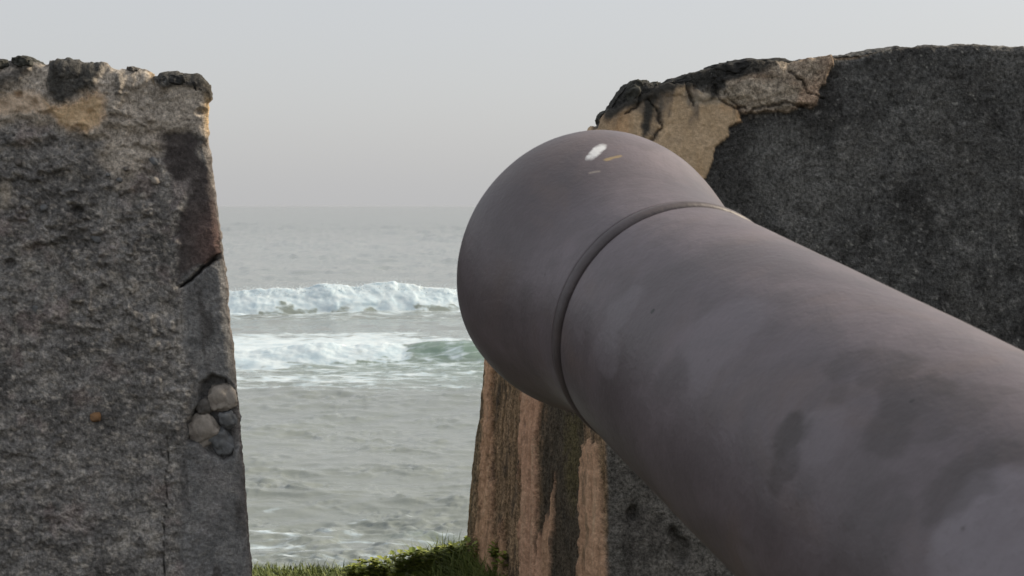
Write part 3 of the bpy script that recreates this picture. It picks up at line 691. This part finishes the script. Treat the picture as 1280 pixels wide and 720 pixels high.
def revolve(name, prof, nseg, mat, parent):
    ang = np.linspace(0, 2 * math.pi, nseg, endpoint=False)
    S = prof[:, 0][:, None]; r = prof[:, 1][:, None]
    A = ang[None, :]
    Dn, e1, e2 = (np.array(v) for v in (D, E1, E2)); c0 = np.array(RING - G0)
    rad = (np.cos(A)[..., None] * e1 + np.sin(A)[..., None] * e2)
    P = (c0 + S[..., None] * Dn + r[..., None] * rad).reshape(-1, 3)
    Wd = P
    big = fbm(Wd, 2.2, 3, seed=201); med = fbm(Wd, 9, 4, 0.55, seed=202)
    skin = (np.broadcast_to(r, (len(prof), nseg)).ravel() > 0.1)
    P = P + (rad.reshape(1, nseg, 3) * np.ones((len(prof), 1, 1))).reshape(-1, 3) * ((0.0010 * big + 0.0008 * med) * skin)[:, None]
    i = np.arange(len(prof) * nseg).reshape(len(prof), nseg); j = np.roll(i, -1, 1)
    Fq = np.stack([i[:-1].ravel(), j[:-1].ravel(), j[1:].ravel(), i[1:].ravel()], 1)
    dark = np.zeros(len(P)); pale = np.zeros(len(P))
    Wp = P + np.array(G0); J = Wp + 0.034 * np.stack([fbm(Wp, 13, 5, 0.6, seed=210), fbm(Wp, 13, 5, 0.6, seed=211), fbm(Wp, 13, 5, 0.6, seed=212)], 1)
    for lst, arr in ((blots, dark), (pales, pale)):
        for px, py, rd, am in lst:
            q = ray_on_gun(px, py)
            if q is None: continue
            d = np.linalg.norm(J - np.array(q), axis=1)
            np.maximum(arr, 0.9 * am * sst(rd, rd * 0.70, d), out=arr)
    if name == 'muzzle_ring': dark[:] = 0.75          # old grime lodged in the moulding
    return mesh_obj(name, P, Fq, mat, parent, attrs={'dark': dark, 'pale': pale})

def gun_mat():
    t = NT('painted_gunmetal')
    c = t.coord()
    n1 = t.noise(c, 4.5, 6, 0.6, 0.6); n2 = t.noise(c, 26, 6, 0.62); n3 = t.noise(c, 190, 4, 0.6)
    cc = t.mix(t.ramp(n1, 0.36, 0.66), (0.082, 0.065, 0.071), (0.160, 0.132, 0.147))
    cc = t.mix(t.ramp(n2, 0.42, 0.72, 0, 0.7), cc, (0.075, 0.062, 0.066))
    rust = t.ramp(t.noise(c, 7.0, 5, 0.62, 0.8), 0.52, 0.70, 0, 0.65)
    cc = t.mix(rust, cc, (0.125, 0.092, 0.086))
    pl = t.math('MULTIPLY', t.attr('pale', 'Fac'), t.ramp(n2, 0.3, 0.6, 0.55, 1.0))
    cc = t.mix(t.math('MULTIPLY', pl, 0.9), cc, (0.215, 0.193, 0.216))
    dk = t.math('MULTIPLY', t.attr('dark', 'Fac'), t.ramp(n2, 0.25, 0.6, 0.7, 1.0))
    cc = t.mix(t.math('MULTIPLY', dk, 0.85), cc, (0.038, 0.030, 0.029))
    cc = t.mix(t.ramp(n3, 0.55, 0.8, 0, 0.35), cc, (0.085, 0.072, 0.073))
    geo = t.n.new('ShaderNodeNewGeometry').outputs['Position']
    def mark(cc, px, py, qx, qy, wid, colr, soft=0.25, jit=0.5):
        """old paint, or the painted dark of a hole, between two skin points"""
        a, b = ray_on_gun(px, py), ray_on_gun(qx, qy)
        ax = (b - a); half = ax.length / 2; ax.normalize(); mid = (a + b) / 2
        q = mid - RING; nrm = (q - D * q.dot(D)).normalized(); ay = ax.cross(nrm).normalized()
        s = t.n.new('ShaderNodeVectorMath'); s.operation = 'SUBTRACT'; t.l.new(geo, s.inputs[0]); s.inputs[1].default_value = mid
        def dot(v):
            n = t.n.new('ShaderNodeVectorMath'); n.operation = 'DOT_PRODUCT'; t.l.new(s.outputs[0], n.inputs[0]); n.inputs[1].default_value = v
            return n.outputs['Value']
        u = t.math('POWER', t.math('ABSOLUTE', t.math('DIVIDE', dot(ax), half)), 3.0)
        v = t.math('POWER', t.math('ABSOLUTE', t.math('DIVIDE', dot(ay), wid)), 3.0)
        w = t.math('MULTIPLY', t.math('POWER', t.math('ABSOLUTE', t.math('DIVIDE', dot(nrm), 0.05)), 4.0), 1.0)
        d = t.math('ADD', t.math('ADD', t.math('ADD', u, v), w), t.math('MULTIPLY', t.math('SUBTRACT', t.noise(c, 110, 4, 0.65), 0.5), jit * 2))
        n = t.n.new('ShaderNodeClamp'); t.l.new(t.ramp(d, 1 - soft, 1 + soft, 1, 0), n.inputs[0])
        return t.mix(n.outputs[0], cc, colr)
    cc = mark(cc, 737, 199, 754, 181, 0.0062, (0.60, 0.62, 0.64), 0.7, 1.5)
    cc = mark(cc, 756, 201, 776, 195, 0.0030, (0.26, 0.19, 0.09), 0.7, 2.2)
    cc = mark(cc, 737, 217, 750, 215, 0.0020, (0.22, 0.19, 0.17), 0.8, 2.4)
    cc = mark(cc, 814, 392, 819, 387, 0.0024, (0.01, 0.01, 0.01), 0.25, 0.5)  # small hole without depth, its inner dark painted on as colour
    cc = mark(cc, 1137, 503, 1143, 499, 0.0016, (0.03, 0.025, 0.025), 0.25, 0.5)
    pit = t.ramp(t.voro(c, 42), 0.0, 0.10, 1, 0)
    pit = t.math('MULTIPLY', pit, t.ramp(t.noise(c, 12, 3), 0.52, 0.62), clamp=True)
    cc = t.mix(t.math('MULTIPLY', pit, 0.8), cc, (0.05, 0.040, 0.038))
    h = t.math('ADD', t.math('MULTIPLY', n2, 0.5), t.math('MULTIPLY', n3, 0.20))
    nr = t.bump(h, 0.5, 0.005)
    ro = t.ramp(t.math('ADD', n1, t.math('MULTIPLY', dk, 0.3)), 0.3, 0.8, 0.38, 0.54)
    return t.set(Base_Color=cc, Roughness=ro, Specular_IOR_Level=0.65, Metallic=0.0, Normal=nr)
M_GUN = gun_mat()
barrel = revolve('barrel', dense(PROF, 0.005), 320, M_GUN, gun)
ring = revolve('muzzle_ring', np.array(RINGP), 320, M_GUN, gun)
mz = MUZ[:3] + smooth_prof(MUZ[:13], 0.021, 0.255, 60)[0:] + MUZ[13:]
muzzle = revolve('muzzle', dense(mz, 0.006), 320, M_GUN, gun)

# trunnions, wooden carriage with cheeks, axles and trucks: below the picture, under the gun
def wood_mat():
    t = NT('tarred_timber'); c = t.coord((1, 6, 6))
    n = t.noise(c, 6, 6, 0.6)
    return t.set(Base_Color=t.mix(n, (0.05, 0.035, 0.025), (0.13, 0.09, 0.06)), Roughness=0.8, Normal=t.bump(n, 0.5, 0.01))
M_WOOD = wood_mat()

def add_prim(name, mat, build, parent=gun):
    import bmesh
    bm = bmesh.new(); build(bm); bmesh.ops.recalc_face_normals(bm, faces=bm.faces)
    me = bpy.data.meshes.new(name); bm.to_mesh(me); bm.free(); me.materials.append(mat)
    o = bpy.data.objects.new(name, me); col.objects.link(o); o.parent = parent; return o
FWD = Vector((math.sin(AZ), math.cos(AZ), 0)); RT = E1.copy(); UP = Vector((0, 0, 1))
trun = RING - D * 1.1 - G0 - E2 * 0.02
def cyl(bm, a, b, r, n=32):
    d = (b - a).normalized(); x = d.orthogonal().normalized(); y = d.cross(x)
    va = [bm.verts.new(a + (x * math.cos(2 * math.pi * k / n) + y * math.sin(2 * math.pi * k / n)) * r) for k in range(n)]
    vb = [bm.verts.new(b + (x * math.cos(2 * math.pi * k / n) + y * math.sin(2 * math.pi * k / n)) * r) for k in range(n)]
    bm.faces.new(va[::-1]); bm.faces.new(vb)
    for k in range(n): bm.faces.new((va[k], va[(k + 1) % n], vb[(k + 1) % n], vb[k]))
def prism(bm, pts, lo, hi):
    """outline in (forward, up), extruded along the carriage's right"""
    va = [bm.verts.new(FWD * f + UP * u + RT * lo) for f, u in pts]; vb = [bm.verts.new(FWD * f + UP * u + RT * hi) for f, u in pts]
    bm.faces.new(va[::-1]); bm.faces.new(vb); n = len(pts)
    for k in range(n): bm.faces.new((va[k], va[(k + 1) % n], vb[(k + 1) % n], vb[k]))
tz = trun.z
add_prim('trunnion', M_GUN, lambda bm: cyl(bm, trun - RT * 0.34, trun + RT * 0.34, 0.058))
outl = [(0.34, 0.22), (0.34, tz + 0.02), (0.22, tz + 0.05), (0.07, tz + 0.05), (0.05, tz - 0.02), (0.0, tz - 0.058), (-0.05, tz - 0.02), (-0.07, tz + 0.03), (-0.30, tz - 0.02), (-0.30, tz - 0.16), (-0.62, tz - 0.16),
        (-0.62, tz - 0.34), (-0.95, tz - 0.34), (-0.95, tz - 0.48), (-1.25, tz - 0.50), (-1.25, 0.20), (-0.6, 0.30), (-0.1, 0.30)]
for sgn in (-1, 1):
    lo, hi = (0.215, 0.305) if sgn > 0 else (-0.305, -0.215)
    add_prim('carriage_cheek', M_WOOD, lambda bm: prism(bm, outl, lo, hi))
for f in (0.16, -1.05):
    add_prim('axle', M_WOOD, lambda bm: cyl(bm, FWD * f + UP * 0.20 - RT * 0.47, FWD * f + UP * 0.20 + RT * 0.47, 0.055))
    for sgn in (-1, 1):
        add_prim('wheel', M_WOOD, lambda bm: cyl(bm, FWD * f + UP * 0.198 + RT * sgn * 0.33, FWD * f + UP * 0.198 + RT * sgn * 0.42, 0.20, 40))
add_prim('transom', M_WOOD, lambda bm: prism(bm, [(0.24, 0.30), (0.24, tz - 0.30), (0.12, tz - 0.30), (0.12, 0.30)], -0.214, 0.214))
add_prim('stool_bed', M_WOOD, lambda bm: prism(bm, [(-1.22, 0.26), (-1.22, 0.33), (0.10, 0.37), (0.10, 0.31)], -0.214, 0.214))
bz = (RING - D * 2.0 - G0).z - 0.205
add_prim('quoin', M_WOOD, lambda bm: prism(bm, [(-1.14, 0.334), (-1.14, bz - 0.0), (-0.72, bz + 0.08), (-0.72, 0.348)], -0.12, 0.12))

# ------------------------------------------------------------------ grass and leafy plants at the foot of the cheek
def leaf_mat(name, a, b, trans=0.25):
    t = NT(name); at_ = t.attr('tint', 'Fac')
    cc = t.mix(at_, a, b)
    return t.set(Base_Color=cc, Roughness=0.6, Specular_IOR_Level=0.3, Subsurface_Weight=0.0)
M_GRASS = leaf_mat('grass_blade', (0.070, 0.110, 0.026), (0.210, 0.240, 0.070))
M_LEAF = leaf_mat('plant_leaf', (0.140, 0.190, 0.034), (0.330, 0.360, 0.080))
M_STEM = leaf_mat('plant_stem', (0.10, 0.075, 0.035), (0.16, 0.10, 0.05))

def grass():
    g = np.random.default_rng(11); V, Fc, T = [], [], []
    def blade(x, y, z, h, lean, az, w, tint):
        b = len(V); n = 4
        dx, dy = math.sin(az), math.cos(az); px, py = -dy, dx
        for k in range(n + 1):
            t = k / n; bend = lean * t * t * h; ww = w * (1 - t) ** 0.7
            cx, cy, cz = x + dx * bend, y + dy * bend, z + h * t * (1 - 0.25 * lean * t)
            if k < n: V.append((cx - px * ww, cy - py * ww, cz)); V.append((cx + px * ww, cy + py * ww, cz)); T.extend((tint * (0.5 + 0.5 * t),) * 2)
            else: V.append((cx, cy, cz)); T.append(tint)
        for k in range(n - 1): Fc.append((b + 2 * k, b + 2 * k + 1, b + 2 * k + 3, b + 2 * k + 2))
        Fc.append((b + 2 * n - 2, b + 2 * n - 1, b + 2 * n))
    # along the embrasure floor
    for _ in range(6500):
        y = g.uniform(4.2, 5.45); x = g.uniform(-1.25, 0.30)
        wl_ = 0.279 - 0.468 * (y - 4.0)
        if x > wl_ - 0.005: continue
        near = math.exp(-max(0, wl_ - x) / 0.10)
        h = g.uniform(0.025, 0.06) + 0.13 * near * g.uniform(0.3, 1.0) * (1 if y > 4.5 else 0.5)
        blade(x, y, gz(x, y) - 0.02, h, g.uniform(0.1, 0.9), g.uniform(0, 6.28), g.uniform(0.0018, 0.0035), g.uniform(0, 1) ** 1.3)
    for _ in range(6000):
        y = g.uniform(4.9, 5.42); x = g.uniform(-1.2, -0.25)
        blade(x, y, gz(x, y) - 0.015, g.uniform(0.02, 0.05), g.uniform(0.3, 1.2), g.uniform(0, 6.28), g.uniform(0.002, 0.004), g.uniform(0.35, 1.0))
    # thick tuft against the far corner of the cheek
    for _ in range(2600):
        y = g.uniform(4.5, 5.12); x = 0.279 - 0.468 * (y - 4.0) - abs(g.normal(0, 0.07)) - 0.01
        blade(x, y, gz(x, y) - 0.02, g.uniform(0.04, 0.14) * (1 if g.uniform() < 0.3 else 0.75), g.uniform(0.2, 1.3), g.uniform(0, 6.28), g.uniform(0.0018, 0.0036), g.uniform(0.2, 1.0))
    o = mesh_obj('grass', np.array(V), [tuple(f) for f in Fc], M_GRASS, smooth=True, attrs={'tint': np.array(T)})
    tag(o, 'short green grass growing along the gap between the walls', 'grass', kind='stuff')
grass()

def plant(px, top_py, depth, n_stems, spread, label, group, seed, red=False):
    g = np.random.default_rng(seed); tip = at(px, top_py, depth); h = max(0.04, tip.z - gz(tip.x, depth) + 0.015)
    root = empty('leafy_plant', (tip.x, depth, gz(tip.x, depth) - 0.015)); tag(root, label, 'plant', group)
    V, Fc, T, SV, SF = [], [], [], [], []
    def leaf(c, d, size):
        d = d.normalized(); s = d.cross(Vector((0, 0, 1)));
        if s.length < 1e-3: s = Vector((1, 0, 0))
        s.normalize(); nrm = s.cross(d); b = len(V); tt = float(g.uniform(0, 1))
        for a_, w_, l_ in ((0, 0, 0), (0.35, 0.30, 0.05), (0.75, 0.34, 0.07), (1.0, 0, 0.0), (0.75, -0.34, 0.07), (0.35, -0.30, 0.05), (0.55, 0, -0.03)):
            V.append(c + d * (a_ * size) + s * (w_ * size) + nrm * (l_ * size)); T.append(tt)
        for i, j in ((0, 1), (1, 2), (2, 3), (3, 4), (4, 5), (5, 0)): Fc.append((b + i, b + j, b + 6))
    for k in range(n_stems):
        az = g.uniform(0, 6.28); sp = spread * g.uniform(0.1, 1.0); hh = h * g.uniform(0.60, 1.0) if k else h
        end = Vector((math.cos(az) * sp, math.sin(az) * sp * 0.6, hh)) if k else Vector((0, 0, h))
        pts = [Vector((end.x * 0.3 * t, end.y * 0.3 * t, 0)) * 1 + Vector((end.x * 0.7 * t * t, end.y * 0.7 * t * t, hh * t)) for t in np.linspace(0, 1, 6)]
        b = len(SV)
        for i, p in enumerate(pts):
            r = 0.0022 * (1 - 0.5 * i / 5)
            for q in range(3): SV.append(p + Vector((math.cos(q * 2.1) * r, math.sin(q * 2.1) * r, 0)))
        for i in range(5):
            for q in range(3): SF.append((b + 3 * i + q, b + 3 * i + (q + 1) % 3, b + 3 * i + 3 + (q + 1) % 3, b + 3 * i + 3 + q))
        for i, t in enumerate(np.linspace(0.15, 1.0, 9)):
            p = Vector((end.x * (0.3 * t + 0.7 * t * t), end.y * (0.3 * t + 0.7 * t * t), hh * t))
            for _ in range(3 if not red else 1):
                a2 = g.uniform(0, 6.28); leaf(p, Vector((math.cos(a2), math.sin(a2), g.uniform(-0.1, 0.7))), g.uniform(0.022, 0.042) * (1.1 - 0.25 * t))
    mesh_obj('foliage', np.array(V), [tuple(f) for f in Fc], M_LEAF, root, smooth=False, attrs={'tint': np.array(T)})
    mesh_obj('stem', np.array(SV), [tuple(f) for f in SF], M_STEM, root, attrs={'tint': np.full(len(SV), 0.9 if red else 0.4)})
GP = 'leafy plants in the gap between the walls'
LB = 'low yellow green leafy plant in the grass between the walls'
for k, (px, ty, dp, ns, sp) in enumerate(((442, 706, 5.1, 7, 0.05), (462, 702, 5.05, 8, 0.05), (480, 700, 5.05, 8, 0.05), (500, 692, 5.0, 9, 0.06), (520, 689, 5.0, 10, 0.06), (545, 688, 4.98, 10, 0.06), (568, 682, 4.96, 12, 0.06), (588, 672, 5.0, 12, 0.06), (612, 684, 4.9, 9, 0.05), (626, 680, 4.72, 8, 0.04), (640, 690, 4.65, 7, 0.04), (602, 668, 4.85, 9, 0.05), (600, 690, 4.9, 9, 0.05), (532, 700, 5.05, 9, 0.06), (560, 700, 5.0, 9, 0.06), (585, 694, 5.0, 10, 0.06))):
    plant(px, ty, dp, ns, sp, LB, GP, 300 + k)
plant(449, 697, 5.22, 2, 0.012, 'thin reddish bare sprig standing left of the leafy plants', None, 399, True)

# ------------------------------------------------------------------ sea haze
def haze():
    lo, hi = (-14000, -90, SEA - 9.0), (14000, 13500, 2.15)
    V = [(x, y, z) for x in (lo[0], hi[0]) for y in (lo[1], hi[1]) for z in (lo[2], hi[2])]
    Fc = [(0, 1, 3, 2), (4, 6, 7, 5), (0, 4, 5, 1), (2, 3, 7, 6), (0, 2, 6, 4), (1, 5, 7, 3)]
    m = bpy.data.materials.new('sea_haze'); m.use_nodes = True; n = m.node_tree.nodes; n.clear()
    o_ = n.new('ShaderNodeOutputMaterial'); v = n.new('ShaderNodeVolumePrincipled')
    v.inputs['Color'].default_value = (0.74, 0.78, 0.83, 1); v.inputs['Density'].default_value = 0.00003
    v.inputs['Anisotropy'].default_value = 0.2
    m.node_tree.links.new(v.outputs[0], o_.inputs['Volume'])
    o = mesh_obj('haze', np.array(V, float), Fc, m, smooth=False)
    tag(o, 'pale sea haze lying over the water', kind='stuff')
haze()
